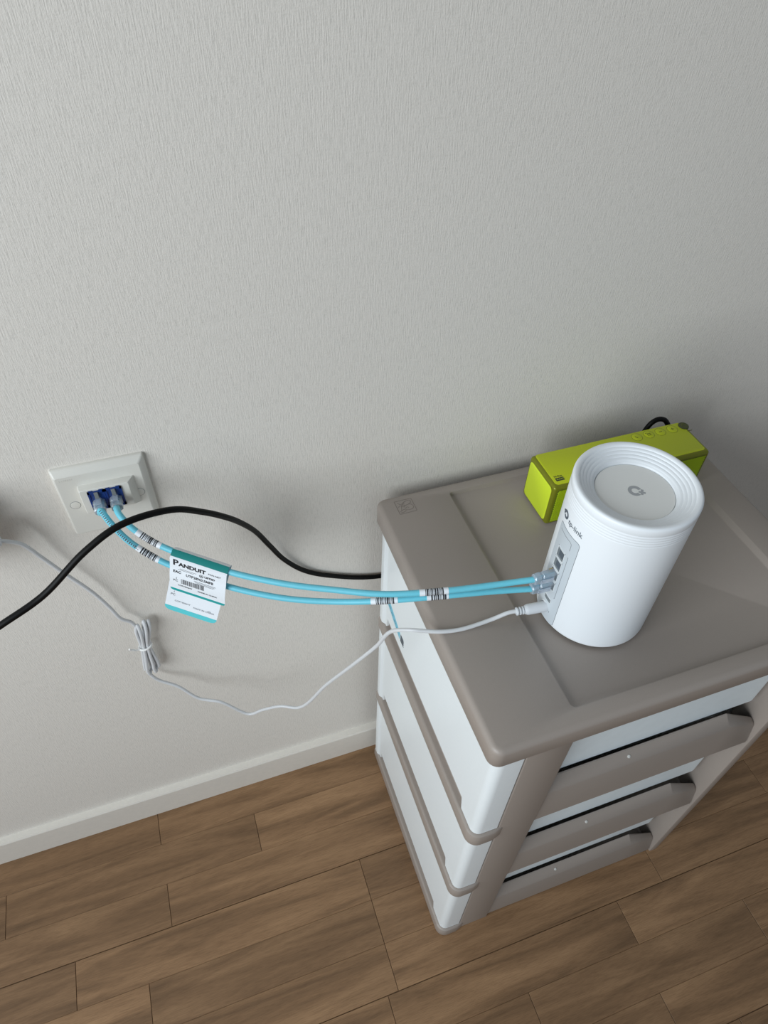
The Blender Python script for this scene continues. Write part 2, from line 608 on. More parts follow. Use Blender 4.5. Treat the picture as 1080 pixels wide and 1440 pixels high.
# upright posts
def rpost(x0, x1, y0, y1, z0, z1, b):
    return MB().loops([[(x0, y1, z), (x0, y0 + b, z), (x0 + b * 0.3, y0 + b * 0.3, z), (x0 + b, y0, z), (x1 - b, y0, z), (x1 - b * 0.3, y0 + b * 0.3, z), (x1, y0 + b, z), (x1, y1, z)] for z in (z0, z1)])
rpost(PX0, PX1, FY - 0.0005, -0.312, 0.0, H - LIP + 0.006, 0.0016).build('front_post', M['taupe'], cab, True)
rpost(QX0, QX1, FY - 0.0005, -0.300, 0.0, H - LIP + 0.006, 0.0016).build('front_post', M['taupe'], cab, True)
MB().box(SX + 0.012, RSX - 0.006, BYB - 0.004, BYB + 0.0, 0.0, H - LIP + 0.006).build('back_panel', M['taupe'], cab)

DB = [0.0880, 0.2910, 0.4930]
DT = [0.196, 0.402, 0.632]
HB = [0.004, 0.209, 0.413]
DX0, DX1, DY = 0.170, 0.5000, -0.3165
for k in range(3):
    zb, zt = DB[k], DT[k]
    mb = MB()
    lo_ = HB[k] + 0.008
    # front skin with rounded vertical corners, plus tub walls behind it
    outl = rrect(DX0, DX1, DY, -0.045, 0.010, 0, 5)
    inn = rrect(DX0 + 0.003, DX1 - 0.003, DY + 0.003, -0.048, 0.008, 0, 5)
    mb.loops([[(x, y, zb) for x, y, _ in outl], [(x, y, zt) for x, y, _ in outl], [(x, y, zt) for x, y, _ in inn], [(x, y, zb + 0.003) for x, y, _ in inn]], True, True)
    # lower front, set back behind the grip
    mb.box(DX0 + 0.004, DX1 - 0.004, -0.296, -0.292, lo_, zb + 0.002)
    mb.box(DX0 + 0.004, DX1 - 0.004, -0.292, -0.05, lo_, lo_ + 0.003)
    dr = mb.build('drawer', M['drawer'], cab, True, 40)
    # handle: bar with a crest, cut-off corners at both ends
    b0 = HB[k]
    prof = [(-0.296, b0 + 0.002), (-0.3350, b0), (-0.3372, b0 + 0.003), (-0.3345, b0 + 0.0665), (-0.3330, b0 + 0.0700), (-0.3225, b0 + 0.0810), (-0.3208, b0 + 0.0810), (-0.3208, b0 + 0.0780), (-0.3295, b0 + 0.0655), (-0.3325, b0 + 0.0045), (-0.296, b0 + 0.006)]
    # full section, then a section cut low at the right-hand end
    hb = MB()
    xl, xr = 0.2005, 0.5070
    endp = [(-0.296, 0.002), (-0.3350, 0.0), (-0.3372, 0.003), (-0.3305, 0.0330), (-0.3285, 0.0360), (-0.3240, 0.0385), (-0.3222, 0.0385), (-0.3222, 0.0365), (-0.3250, 0.0330), (-0.3325, 0.0045), (-0.296, 0.006)]
    hb.loops([[(xl, y, z) for y, z in prof], [(xr - 0.056, y, z) for y, z in prof],
              [(xr - 0.003, y, b0 + z + 0.0035) if z > 0.02 else (xr - 0.003, y, b0 + z) for y, z in endp],
              [(xr, y, b0 + z) if z > 0.02 else (xr, y + 0.003, b0 + z + 0.003) for y, z in endp]])
    hd = hb.build('handle', M['taupe'], dr, True, 25)
    # moulding gate mark on the handle
    gx = 0.3150
    gm = MB().axial([(0.0020, -0.001), (0.0020, 0.0002), (0.0014, 0.0005), (0.0005, 0.0005)], (gx, -0.3280, b0 + 0.0757), (0, -0.72, 0.69), 14)
    gm.build('moulding_mark', M['dirt'], dr, True)

# ------------------------------------------------------------------ router
RC = (0.2785, -0.2240, RZ)
RR, RH = 0.0548, 0.1747
rt = thing('wifi_router', RC, 'white cylindrical wifi router standing on the drawer unit lid', 'router')
MB().lathe([(0.0485, 0.0), (0.0505, 0.0003), (0.0515, 0.0022), (0.0515, 0.004)], RC, 96).build('base_ring', M['dark'], rt, True)
prof = [(0.0515, 0.0026), (0.0535, 0.0030), (0.0545, 0.0042), (RR, 0.0060), (RR, 0.1525)]
for i in range(5):
    z = 0.1530 + i * 0.0030
    prof += [(RR, z), (RR - 0.00022, z + 0.0004), (RR - 0.00022, z + 0.0011), (RR, z + 0.0015)]
prof += [(RR, 0.1712)]
for k in range(1, 7):
    a = PI / 2 * k / 6
    prof.append((RR - 0.0026 * (1 - math.cos(a)), 0.1721 + 0.0026 * math.sin(a)))
# dished top with concentric steps
r0, z0 = RR - 0.0036, 0.17455
for i in range(5):
    r1 = r0 - 0.0030
    prof += [(r0, z0), (r1 + 0.0009, z0 - 0.0003), (r1 + 0.0003, z0 - 0.0013), (r1, z0 - 0.0016)]
    r0, z0 = r1, z0 - 0.0016
prof += [(0.0352, z0 - 0.0006), (0.0346, z0 - 0.0016), (0.0346, z0 - 0.0050)]
MB().lathe(prof, RC, 128, True, True).build('housing', M['router'], rt, True, 60)
DZ = z0 - 0.0022
disc = MB().lathe([(0.0342, DZ - 0.002), (0.0342, DZ - 0.0003), (0.0338, DZ)], RC, 96).build('top_disc', M['router_disc'], rt, True)

def brand_mark(fn, s, mb):
    """ring with a gap whose end carries a small cross, in local units of size s"""
    n = 26
    a0, a1 = math.radians(215), math.radians(505)
    ro, ri = 0.52 * s, 0.25 * s
    V, F = [], []
    for i in range(n + 1):
        a = a0 + (a1 - a0) * i / n
        V += [fn(ro * math.cos(a), ro * math.sin(a)), fn(ri * math.cos(a), ri * math.sin(a))]
    for i in range(n):
        F.append((2 * i, 2 * i + 1, 2 * i + 3, 2 * i + 2))
    mb.add(V, F)
    for x0, x1, y0, y1 in ((-0.76, -0.26, -0.06, 0.11), (-0.60, -0.41, -0.28, -0.0605), (-0.60, -0.41, 0.1105, 0.28)):
        mb.add([fn(x * s, y * s) for x, y in ((x0, y0), (x1, y0), (x1, y1), (x0, y1))], [(0, 1, 2, 3)])
    return mb
ca, sa = math.cos(math.radians(145)), math.sin(math.radians(145))
bm_ = brand_mark(lambda x, y: (RC[0] + 0.0005 + x * ca - y * sa, RC[1] + 0.0005 + x * sa + y * ca, RC[2] + DZ + 0.00012), 0.0118, MB())
bm_.build('disc_logo', M['logo_light'], disc)

def cyl(ang, z, off=0.0):
    a = math.radians(ang)
    return Vector((RC[0] + (RR + off) * math.cos(a), RC[1] + (RR + off) * math.sin(a), RC[2] + z))
DEG = math.degrees(1 / RR)     # degrees per metre of arc

def patch(mb, a0, a1, z0, z1, off0, off1, na=10, rad=0.0):
    """curved slab on the cylinder, optional rounded corners"""
    w = math.radians(a1 - a0) * RR
    if rad > 0:
        P = rrect(0, w, z0, z1, rad, 0, 4)
        # sample long edges
        Q = []
        for i in range(len(P)):
            p, q = P[i], P[(i + 1) % len(P)]
            d = abs(q[0] - p[0])
            m_ = max(1, int(d / 0.003))
            for j in range(m_):
                Q.append((p[0] + (q[0] - p[0]) * j / m_, p[1] + (q[1] - p[1]) * j / m_))
        lo1 = [cyl(a0 + x * DEG, z, off0) for x, z in Q]
        hi1 = [cyl(a0 + x * DEG, z, off1) for x, z in Q]
        # curved cap: columns between the lower and upper outlines
        mb.loops([lo1, hi1], True, False)
        xs = sorted(set(round(x, 6) for x, z in Q))
        cols = []
        for x in xs:
            zs = [z for xx, z in Q if abs(xx - x) < 2e-6]
            cols.append((x, min(zs), max(zs)))
        V, F = [], []
        for x, za, zb in cols:
            V += [cyl(a0 + x * DEG, za, off1), cyl(a0 + x * DEG, zb, off1)]
        for i in range(len(cols) - 1):
            F.append((2 * i, 2 * i + 2, 2 * i + 3, 2 * i + 1))
        mb.add(V, F)
        return mb
    L = []
    for i in range(na + 1):
        a = a0 + (a1 - a0) * i / na
        L.append([cyl(a, z0, off0), cyl(a, z0, off1), cyl(a, z1, off1), cyl(a, z1, off0)])
    return mb.loops(L)

PC = 178.6
# thin shadow line round the panel, then the panel
patch(MB(), PC - 17.4, PC + 17.4, 0.0045, 0.1283, -0.001, 0.00012, rad=0.0035).build('panel_seam', M['ink_grey'], rt, True)
pan = patch(MB(), PC - 17.1, PC + 17.1, 0.0048, 0.1280, -0.001, 0.0003, rad=0.0033).build('port_panel', M['router_panel'], rt, True)
# engraved outline beside the ports
ol = MB()
pts = [cyl(PC + x, z, 0.00035) for x, z in ((-13, 0.1215), (-6, 0.1215), (0, 0.1215), (6, 0.1215), (7.8, 0.1205), (8.3, 0.1185), (8.3, 0.112))]
ol.tube(pts, 0.00016, 5, 4)
pts = [cyl(180.3 + x, z, 0.00035) for x, z in ((-7.4, 0.1035), (7.6, 0.1035), (7.6, 0.042), (-7.4, 0.042), (-7.4, 0.1035))]
ol.tube(pts, 0.00016, 5, spline=False)
ol.build('engraved_outline', M['ink_grey'], pan)
PCN = 177.2
PZ = [0.0975, 0.0832, 0.0687, 0.0540]
for i, z in enumerate(PZ):
    f = MB()
    hw, hh = 6.6, 0.0064
    for a0, a1, z0_, z1_ in ((-hw, hw, hh - 0.0007, hh), (-hw, hw, -hh, -hh + 0.0007), (-hw, -hw + 0.7, -hh, hh), (hw - 0.7, hw, -hh, hh)):
        patch(f, PCN + a0, PCN + a1, z + z0_, z + z1_, -0.001, 0.0008, 6)
    po = f.build('ethernet_port', M['port_frame'], pan)
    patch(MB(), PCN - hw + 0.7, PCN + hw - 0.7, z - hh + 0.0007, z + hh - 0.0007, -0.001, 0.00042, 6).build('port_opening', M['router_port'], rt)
    if i < 2:
        g = MB()
        patch(g, PCN - 2.2, PCN + 5.2, z - 0.0030, z + 0.0042, -0.001, 0.00055, 4)
        g.build('port_contacts', M['logo_grey'], rt)
us = MB()
patch(us, 173.6, 185.4, 0.0300, 0.0362, -0.001, 0.0008, 6).build('usb_port', M['port_frame'], pan)
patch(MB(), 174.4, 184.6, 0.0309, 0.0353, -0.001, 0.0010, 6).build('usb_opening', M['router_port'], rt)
MB().axial([(0.0058, 0), (0.0058, 0.0012), (0.0050, 0.0016), (0.0050, 0.0004)], cyl(177.4, 0.0196, -0.0004), (math.cos(math.radians(177.4)), math.sin(math.radians(177.4)), 0), 28).build('power_socket', M['port_frame'], rt, True)
dot = MB()
put_text(dot, 'I', 0.0042, lambda x, y: cyl(186 + x * DEG, 0.0185 + y, 0.00045))
dot.build('panel_print', M['ink_grey'], rt)
# brand mark and name on the side
bl = MB()
brand_mark(lambda x, y: cyl(166.6 + x * DEG, 0.1398 + y, 0.00025), 0.0086, bl)
put_text(bl, 'tp-link', 0.0080, lambda x, y: cyl(173.4 + x * DEG, 0.1385 + y, 0.00025), bold=0.00004)
bl.build('brand_print', M['logo_grey'], rt)

# ------------------------------------------------------------------ speaker
SL, SW, SH = 0.2030, 0.0567, 0.0598
sp0 = Vector((0.2860, -0.1123, RZ))
spk = thing('bluetooth_speaker', (sp0.x + SL / 2, sp0.y + SW / 2, RZ), 'lime green box-shaped portable speaker lying behind the white router', 'speaker')
MB().rbox(sp0.x, sp0.x + SL, sp0.y, sp0.y + SW, RZ + 0.0010, RZ + SH, 0.0040, 4).build('body', M['lime_edge'], spk, True, 30)
feet = MB().rbox(sp0.x + 0.012, sp0.x + SL - 0.012, sp0.y + 0.008, sp0.y + SW - 0.008, RZ, RZ + 0.002, 0.0006, 2)
feet.build('rubber_foot', M['dark'], spk)
zt = RZ + SH
def panel_loops(fn, w, h, r, t):
    A = rrect(0, w, 0, h, r, 0, 5)
    B = rrect(0.0004, w - 0.0004, 0.0004, h - 0.0004, r, 0, 5)
    return MB().loops([[fn(x, y, -0.001) for x, y, _ in A], [fn(x, y, t * 0.5) for x, y, _ in A], [fn(x, y, t) for x, y, _ in B]])
ei = 0.0042
top = panel_loops(lambda x, y, d: (sp0.x + ei + x, sp0.y + ei + y, zt + d), SL - 2 * ei, SW - 1.4 * ei, 0.004, 0.0004).build('top_panel', M['lime'], spk, True)
panel_loops(lambda x, y, d: (sp0.x - d, sp0.y + ei + x, RZ + 0.001 + ei + y), SW - 2 * ei, SH - 0.001 - 2 * ei, 0.005, 0.0006).build('end_cap', M['lime_end'], spk, True)
panel_loops(lambda x, y, d: (sp0.x + SL + d, sp0.y + ei + x, RZ + 0.001 + ei + y), SW - 2 * ei, SH - 0.001 - 2 * ei, 0.005, 0.0006).build('end_cap', M['lime_end'], spk, True)
gw, gh = SL - 2 * ei, SH - 0.001 - 2 * ei
gr = panel_loops(lambda x, y, d: (sp0.x + ei + x, sp0.y - d, RZ + 0.001 + ei + y), gw, gh, 0.004, 0.0003).build('grille', M['lime_gap'], spk, True)
ribs = MB()
step, ww = 0.0021, 0.0012
slope = 0.62      # dx per dz
k = -int(gh * slope / step) - 2
while k * step < gw:
    xa = k * step
    pts = []
    z0_, z1_ = 0.0012, gh - 0.0012
    xa0, xa1 = xa + z0_ * slope, xa + z1_ * slope
    if xa0 < 0.001:
        z0_ = (0.001 - xa) / slope
    if xa1 + ww > gw - 0.001:
        z1_ = (gw - 0.001 - ww - xa) / slope
    z0_, z1_ = max(z0_, 0.0012), min(z1_, gh - 0.0012)
    if z1_ - z0_ > 0.002:
        V = []
        for d in (-0.0001, 0.0009):
            for z_ in (z0_, z1_):
                for e_ in (0, ww):
                    V.append((sp0.x + ei + xa + z_ * slope + e_, sp0.y - d, RZ + 0.001 + ei + z_))
        ribs.add(V, [(0, 1, 3, 2), (4, 6, 7, 5), (0, 2, 6, 4), (1, 5, 7, 3), (0, 4, 5, 1), (2, 3, 7, 6)])
    k += 1
rb_ = ribs.build('grille_rib', M['lime_rib'], gr)
rb_['kind'] = 'stuff'
ty = -0.0655
def ring(mb, cx, cy, ro, ri, z, n=28):
    V, F = [], []
    for i in range(n):
        a = 2 * PI * i / n
        V += [(cx + ro * math.cos(a), cy + ro * math.sin(a), z), (cx + ri * math.cos(a), cy + ri * math.sin(a), z)]
    for i in range(n):
        j = (i + 1) % n
        F.append((2 * i, 2 * j, 2 * j + 1, 2 * i + 1))
    return mb.add(V, F)
zq = zt + 0.00055
icons = ['phone', 'pair', 'minus', 'plus']
for ic, cx in zip(icons, (0.4200, 0.4363, 0.4522, 0.4686)):
    bt = MB().lathe([(0.0062, zt - 0.0005 - RZ), (0.0062, zt + 0.0005 - RZ), (0.0060, zt + 0.0006 - RZ)], (cx, ty, RZ), 32).build('button', M['lime'], spk, True)
    q = MB()
    ring(q, cx, ty, 0.0066, 0.0061, zt + 0.00046)
    if ic == 'plus':
        q.box(cx - 0.0019, cx + 0.0019, ty - 0.0003, ty + 0.0003, zt, zt + 0.0008)
        q.box(cx - 0.0003, cx + 0.0003, ty - 0.0019, ty + 0.0019, zt, zt + 0.0008)
    elif ic == 'minus':
        q.box(cx - 0.0020, cx + 0.0020, ty - 0.0003, ty + 0.0003, zt, zt + 0.0008)
    elif ic == 'pair':
        for x0, x1, y0, y1 in ((-0.0022, 0.0022, 0.0010, 0.0016), (-0.0022, 0.0022, -0.0018, -0.0012), (-0.0022, -0.0017, -0.0018, 0.0010), (0.0017, 0.0022, -0.0018, 0.0010), (-0.0036, -0.0016, 0.0024, 0.0029)):
            q.box(cx + x0, cx + x1, ty + y0, ty + y1, zt, zt + 0.0008)
    else:
        q.tube([(cx - 0.0020, ty + 0.0014, zt + 0.0006), (cx - 0.0012, ty - 0.0004, zt + 0.0006), (cx + 0.0004, ty - 0.0018, zt + 0.0006)], 0.0004, 6, 5)
    q.build('button_marking', M['lime_dark'], bt)
pw = MB().lathe([(0.0064, zt - 0.0005 - RZ), (0.0064, zt + 0.0006 - RZ), (0.0058, zt + 0.0012 - RZ)], (0.4852, -0.0645, RZ), 32).build('power_button', M['power'], spk, True)
q = MB()
ring(q, 0.4852, -0.0645, 0.0030, 0.0024, zt + 0.0013)
q.box(0.4849, 0.4855, -0.0636, -0.0612, zt + 0.0010, zt + 0.0014)
q.build('power_symbol', M['lime_dark'], pw)
q = MB()
q.box(0.4835, 0.4905, -0.0742, -0.0737, zt, zt + 0.0006)
q.build('print', M['lime_dark'], top)
hb = MB().box(0.2935, 0.3035, -0.1030, -0.0985, zt, zt + 0.0006)
hb.build('badge', M['ink'], top)
q = MB()
put_text(q, 'Hi-Res', 0.0036, lambda x, y: (0.2935 + x, -0.0962 + y, zt + 0.0006), bold=0.00004)
q.build('badge_text', M['ink'], top)
q = MB()
put_text(q, 'AUDIO', 0.0030, lambda x, y: (0.2942 + x, -0.1008 + y, zt + 0.0007))
q.build('badge_text', M['lime_end'], top)

# ------------------------------------------------------------------ data outlet
OX, OZ = -0.2060, 0.7012
out = thing('data_outlet', (OX + 0.043, 0, OZ + 0.043), 'ivory square wall plate with two blue network jacks', 'wall outlet')
def zrect(ins_x0, ins_x1, ins_z0, ins_z1, y, r=0.002):
    return [(x, y, z) for x, z, _ in rrect(OX + ins_x0, OX + 0.086 - ins_x1, OZ + ins_z0, OZ + 0.086 - ins_z1, r, 0, 4)]
fp = MB().loops([zrect(0, 0, 0, 0, 0.0, 0.002), zrect(0, 0, 0, 0, -0.0028, 0.002), zrect(0.0005, 0.0006, 0.0005, 0.0006, -0.0042, 0.002),
                 zrect(0.0020, 0.0045, 0.0020, 0.0050, -0.0082, 0.002), zrect(0.0032, 0.0060, 0.0032, 0.0065, -0.0090, 0.002)]).build('faceplate', M['plate'], out, True, 20)
# raised centre block, sloping sides
cb = MB().loops([[(x, y, z) for x, z, _ in rrect(xa, xb, za, zb, 0.0012, 0, 3)] for xa, xb, za, zb, y in
                 ((-0.1864, -0.1335, 0.7305, 0.7674, -0.0088), (-0.1852, -0.1392, 0.7362, 0.7668, -0.0165), (-0.1846, -0.1398, 0.7370, 0.7662, -0.0170))])
cb.build('centre_block', M['plate'], out, True, 20)
for cx in (-0.1939, -0.1327):
    sc = MB()
    sc.axial([(0.0046, 0), (0.0046, 0.0004), (0.0042, 0.0005)], (cx, -0.0088, 0.7436), (0, -1, 0), 28).build('screw_cover', M['plate'], out, True)
    q = MB()
    n = 28
    V, F = [], []
    for i in range(n):
        a = 2 * PI * i / n
        V += [(cx + 0.0050 * math.cos(a), -0.00905, 0.7436 + 0.0050 * math.sin(a)), (cx + 0.00465 * math.cos(a), -0.00905, 0.7436 + 0.00465 * math.sin(a))]
    for i in range(n):
        j = (i + 1) % n
        F.append((2 * i, 2 * j, 2 * j + 1, 2 * i + 1))
    q.add(V, F).build('cover_gap', M['ink_grey'], out)
# illegible raised maker's lettering, top left corner of the plate
q = MB()
for i, w in enumerate((0.8, 1.3, 1.3, 1.2, 1.3, 1.2, 1.3)):
    x = -0.2000 + i * 0.0018
    q.box(x, x + w * 0.0009, -0.0092, -0.0088, 0.7760, 0.7778)
q.build('raised_lettering', M['plate'], out)
for jx in (-0.1705, -0.1547):
    j = MB()
    for x0, x1, z0, z1 in ((-0.0078, 0.0078, 0.0100, 0.0128), (-0.0078, 0.0078, -0.0122, -0.0082), (-0.0078, -0.0060, -0.0122, 0.0128), (0.0060, 0.0078, -0.0122, 0.0128)):
        j.box(jx + x0, jx + x1, -0.0182, -0.0165, 0.7516 + z0, 0.7516 + z1)
    j.box(jx - 0.0066, jx + 0.0066, -0.0174, -0.0165, 0.7516 - 0.0086, 0.7516 + 0.0105)
    j.box(jx - 0.0066, jx - 0.0030, -0.0180, -0.0165, 0.7516 + 0.0105, 0.7516 + 0.0136)
    j.box(jx + 0.0030, jx + 0.0066, -0.0180, -0.0165, 0.7516 + 0.0105, 0.7516 + 0.0136)
    jo = j.build('network_jack', M['jack'], out)
    MB().rbox(jx - 0.0019, jx + 0.0019, -0.0200, -0.0172, 0.7516 + 0.0046, 0.7516 + 0.0118, 0.0004, 2).build('jack_latch', M['chrome'], jo)

# ------------------------------------------------------------------ network cables
def rj45(mb, p, d, up, length=0.0215):
    """clear modular plug: body narrowing to a sleeve, latch on top. p = cable end, d = insertion direction"""
    p, d, up = Vector(p), Vector(d).normalized(), Vector(up)
    up = (up - d * up.dot(d)).normalized()
    s = d.cross(up)
    L = []
    for t, w, h in ((0.0, 0.0042, 0.0036), (0.0012, 0.0052, 0.0044), (0.0065, 0.0056, 0.0046), (0.0075, 0.0048, 0.0040), (0.0088, 0.0048, 0.0040), (0.0096, 0.0058, 0.0042), (length, 0.0058, 0.0040)):
        q = []
        for x, y in ((1, 0.6), (0.6, 1), (-0.6, 1), (-1, 0.6), (-1, -0.6), (-0.6, -1), (0.6, -1), (1, -0.6)):
            q.append(p + d * t + s * (w * x) + up * (h * y))
        L.append(q)
    mb.loops(L)
    mb.obox(p + d * 0.012 + up * 0.0056, d, s, up, 0.0065, 0.0026, 0.0005)
    return mb

def patch_cable(label, path, jack, port, labels, prints):
    loc = path[0]
    t = thing('network_cable', loc, label, 'cable', 'aqua network cables between wall plate and router')
    P = spline_pts(path, 8)
    MB().tube(P, 0.0030, 14, spline=False).build('jacket', M['blue'], t, True)
    a = MB()
    rj45(a, jack[0], jack[1], (0, 0, 1), 0.017)
    pa = a.build('plug', M['clear'], t, True, 25)
    b = MB()
    rj45(b, port[0], port[1], (0, -1, 0.0), 0.0235)
    pb = b.build('plug', M['clear'], t, True, 25)
    for pl, (pp, dd), up, ln in ((pa, jack, (0, 0, 1), 0.017), (pb, port, (0, -1, 0), 0.0235)):
        # eight fine wires and gold blades seen through the clear body
        d = Vector(dd).normalized()
        up = Vector(up)
        s = d.cross(up)
        w = MB()
        for i in range(8):
            o_ = s * ((i - 3.5) * 0.00102)
            w.obox(Vector(pp) + d * (ln - 0.003) + o_ - up * 0.0036, d, s, up, 0.0024, 0.0002, 0.0010)
        w.build('blades', M['gold'], pl)
        w = MB()
        for i in range(4):
            o_ = s * ((i - 1.5) * 0.0018)
            w.tube([Vector(pp) + o_ * 0.4 + d * 0.004, Vector(pp) + d * 0.010 + o_, Vector(pp) + d * (ln - 0.002) + o_], 0.00055, 6, 3)
        w.build('inner_wires', M['blue'], pl)
    # cumulative length
    acc = [0.0]
    for i in range(1, len(P)):
        acc.append(acc[-1] + (P[i] - P[i - 1]).length)
    def at(s):
        s = max(0, min(acc[-1] - 1e-6, s))
        for i in range(1, len(P)):
            if acc[i] >= s:
                f = (s - acc[i - 1]) / max(acc[i] - acc[i - 1], 1e-9)
                return P[i - 1].lerp(P[i], f)
        return P[-1]
    def nearest(x):
        return min(range(len(P)), key=lambda i: abs(P[i].x - x))
    for x0, x1, seed, sx in labels:
        s0, s1 = acc[nearest(x0)], acc[nearest(x1)]
        m_ = 8
        lb = MB().tube([at(s0 + (s1 - s0) * i / m_) for i in range(m_ + 1)], 0.00322, 14, spline=False).build('cable_label', M['label'], t, True)
        rnd = random.Random(seed)
        q = MB()
        s = s0 + (s1 - s0) * 0.20
        while s < s0 + (s1 - s0) * 0.84:
            w = rnd.choice((0.0004, 0.0006, 0.0010, 0.0014))
            q.tube([at(s), at(s + w)], 0.00335, 14, spline=False)
            s += w + rnd.choice((0.0004, 0.0006, 0.0010))
        q.build('barcode', M['ink'], lb)
    for x0, x1 in prints:
        s0, s1 = acc[nearest(x0)], acc[nearest(x1)]
        q = MB()
        rnd = random.Random(3)
        s = s0
        while s < s1:
            p_ = at(s)
            dn = (at(s + 0.001) - at(s)).normalized()
            vw = (Vector((-0.07, -0.55, 1.24)) - p_)
            vw = Vector((-0.25, -0.55, 0.8)).normalized()
            nn = (vw - dn * vw.dot(dn)).normalized()
            sd = dn.cross(nn)
            q.obox(p_ + nn * 0.00288 + sd * 0.0003, dn, sd, nn, 0.00035 + rnd.random() * 0.0003, 0.0009 + rnd.random() * 0.0003, 0.00022)
            s += 0.0017 + rnd.random() * 0.0006
        q.build('jacket_print', M['teal'] if False else M['logo_grey'], t)
    return t

pathA = [(-0.1549, -0.0300, 0.7490), (-0.1545, -0.0380, 0.7545), (-0.1530, -0.0470, 0.7635), (-0.1508, -0.0580, 0.7656), (-0.1431, -0.0680, 0.7558), (-0.1277, -0.0800, 0.7433), (-0.1091, -0.0950, 0.7380),
         (-0.0878, -0.1100, 0.7327), (-0.0649, -0.1250, 0.7270), (-0.0202, -0.1500, 0.7223), (0.0222, -0.1700, 0.7208), (0.0642, -0.1900, 0.7222), (0.1147, -0.2050, 0.7248),
         (0.1681, -0.2150, 0.7258), (0.1890, -0.2190, 0.7270), (0.2010, -0.2215, 0.7279), (0.2045, -0.2220, 0.7281)]
pathB = [(-0.1705, -0.0300, 0.7490), (-0.1698, -0.0370, 0.7530), (-0.1672, -0.0440, 0.7620), (-0.1614, -0.0550, 0.7553), (-0.1497, -0.0700, 0.7422), (-0.1314, -0.0850, 0.7286), (-0.1174, -0.0950, 0.7221),
         (-0.0914, -0.1100, 0.7115), (-0.0678, -0.1250, 0.7050), (-0.0220, -0.1500, 0.7005), (0.0216, -0.1700, 0.7025), (0.0644, -0.1900, 0.7118), (0.1154, -0.2050, 0.7168),
         (0.1692, -0.2150, 0.7150), (0.1890, -0.2190, 0.7140), (0.2010, -0.2215, 0.7134), (0.2045, -0.2220, 0.7132)]
patch_cable('aqua network cable in the right-hand blue jack, upper of the two', pathA, ((-0.1548, -0.0320, 0.7490), (0, 1, 0)), ((0.2010, -0.2215, 0.7279), (1, -0.0, 0)),
            [(-0.1400, -0.1215, 5, 1), (0.0985, 0.1215, 8, 1)], [])
patch_cable('aqua network cable in the left-hand blue jack, lower of the two', pathB, ((-0.1705, -0.0320, 0.7490), (0, 1, 0)), ((0.2010, -0.2215, 0.7134), (1, -0.0, 0)),
            [(-0.1425, -0.1255, 11, 1), (0.1020, 0.1245, 9, 1), (0.0530, 0.0745, 21, 1)], [(-0.1665, -0.1400)])

# paper tag folded over both cables
tg = thing('cable_tag', (-0.0960, -0.1120, 0.6950), 'white folded paper tag with teal edges hanging on the aqua cables', 'tag')
FA = Vector((-0.1125, -0.0968, 0.7465))
FB = Vector((-0.0665, -0.1255, 0.7350))
ud = (FB - FA)
TW = ud.length
ud.normalize()
def hang(vy, shear):
    v = Vector(((-ud.y * vy + ud.z) / ud.x, vy, -1)).normalized()
    return (v + ud * shear).normalized()
vf = hang(0.05, 0.05)
vb = hang(0.0, -0.07)
nf = ud.cross(vf).normalized()
if nf.y > 0:
    nf = -nf
FA = FA - nf * 0.0030 - Vector((0, 0, 0.0025))
HF, HBK = 0.0510, 0.0995
def front_pt(s, t, off=0.0):
    # leaves the fold, passes in front of the cables, kinks slightly outwards below
    bulge = 0.0076 * min(1.0, t / 0.0048) ** 0.7
    kick = 0.0022 * math.sin(PI * min(1, max(0, (t - 0.018) / 0.028)))
    return FA + ud * s + vf * t + nf * (bulge + kick * 0.6 + off)
def back_pt(s, t, off=0.0):
    bulge = -0.0092 * min(1.0, t / 0.0075)
    return FA + ud * s + vb * t + nf * (bulge + off + 0.0022 * min(1, t / 0.0985))
def sheet(fn, w, h, rows, corner=0.004, th=0.00022, t0=0.0, s0=0.0):
    L = []
    for i in range(rows + 1):
        t = t0 + (h - t0) * i / rows
        ins = 0.0
        if corner and t > h - corner:
            q = (t - (h - corner)) / corner
            ins = corner * (1 - math.sqrt(max(0, 1 - q * q)))
        L.append([fn(s0 + ins, t, 0), fn(w - ins, t, 0), fn(w - ins, t, -th), fn(s0 + ins, t, -th)])
    return MB().loops(L)
fl = sheet(front_pt, TW, HF, 64, 0.003).build('front_flap', M['label'], tg, True)
bk = sheet(back_pt, TW, HBK, 40, 0.006).build('back_flap', M['label'], tg, True)
def band(fn, s0, s1, t0, t1, off=0.00008, n=4, corner=0, h=0):
    V, F = [], []
    for i in range(n + 1):
        t = t0 + (t1 - t0) * i / n
        ins = 0
        if corner and t > h - corner:
            q = (t - (h - corner)) / corner
            ins = corner * (1 - math.sqrt(max(0, 1 - q * q)))
        V += [fn(s0 + ins, t, off), fn(s1 - ins, t, off)]
    for i in range(n):
        F.append((2 * i, 2 * i + 1, 2 * i + 3, 2 * i + 2))
    return V, F
MB().add(*band(front_pt, 0, TW, 0.0, 0.0034, n=10)).build('teal_stripe', M['teal'], fl)
MB().add(*band(front_pt, 0, TW, HF - 0.0034, HF, n=6, corner=0.003, h=HF)).build('teal_stripe', M['teal_b'], fl)
MB().add(*band(back_pt, 0, TW, HBK - 0.0070, HBK, n=8, corner=0.006, h=HBK)).build('cyan_stripe', M['cyan'], bk)
def tput(mb, fn, body, size, s, t, bold=0.0, off=0.00022):
    return put_text(mb, body, size, lambda x, y: fn(s + x, t - y, off), bold=bold)
q = MB()
tput(q, front_pt, 'P', 0.0108, 0.0030, 0.0092, 0.0003)
tput(q, front_pt, 'ANDUIT', 0.0070, 0.0088, 0.0102, 0.00028)
q.build('tag_brand_print', M['ink'], fl)
q = MB()
tput(q, front_pt, 'PAN-NET', 0.0030, 0.0375, 0.0106)
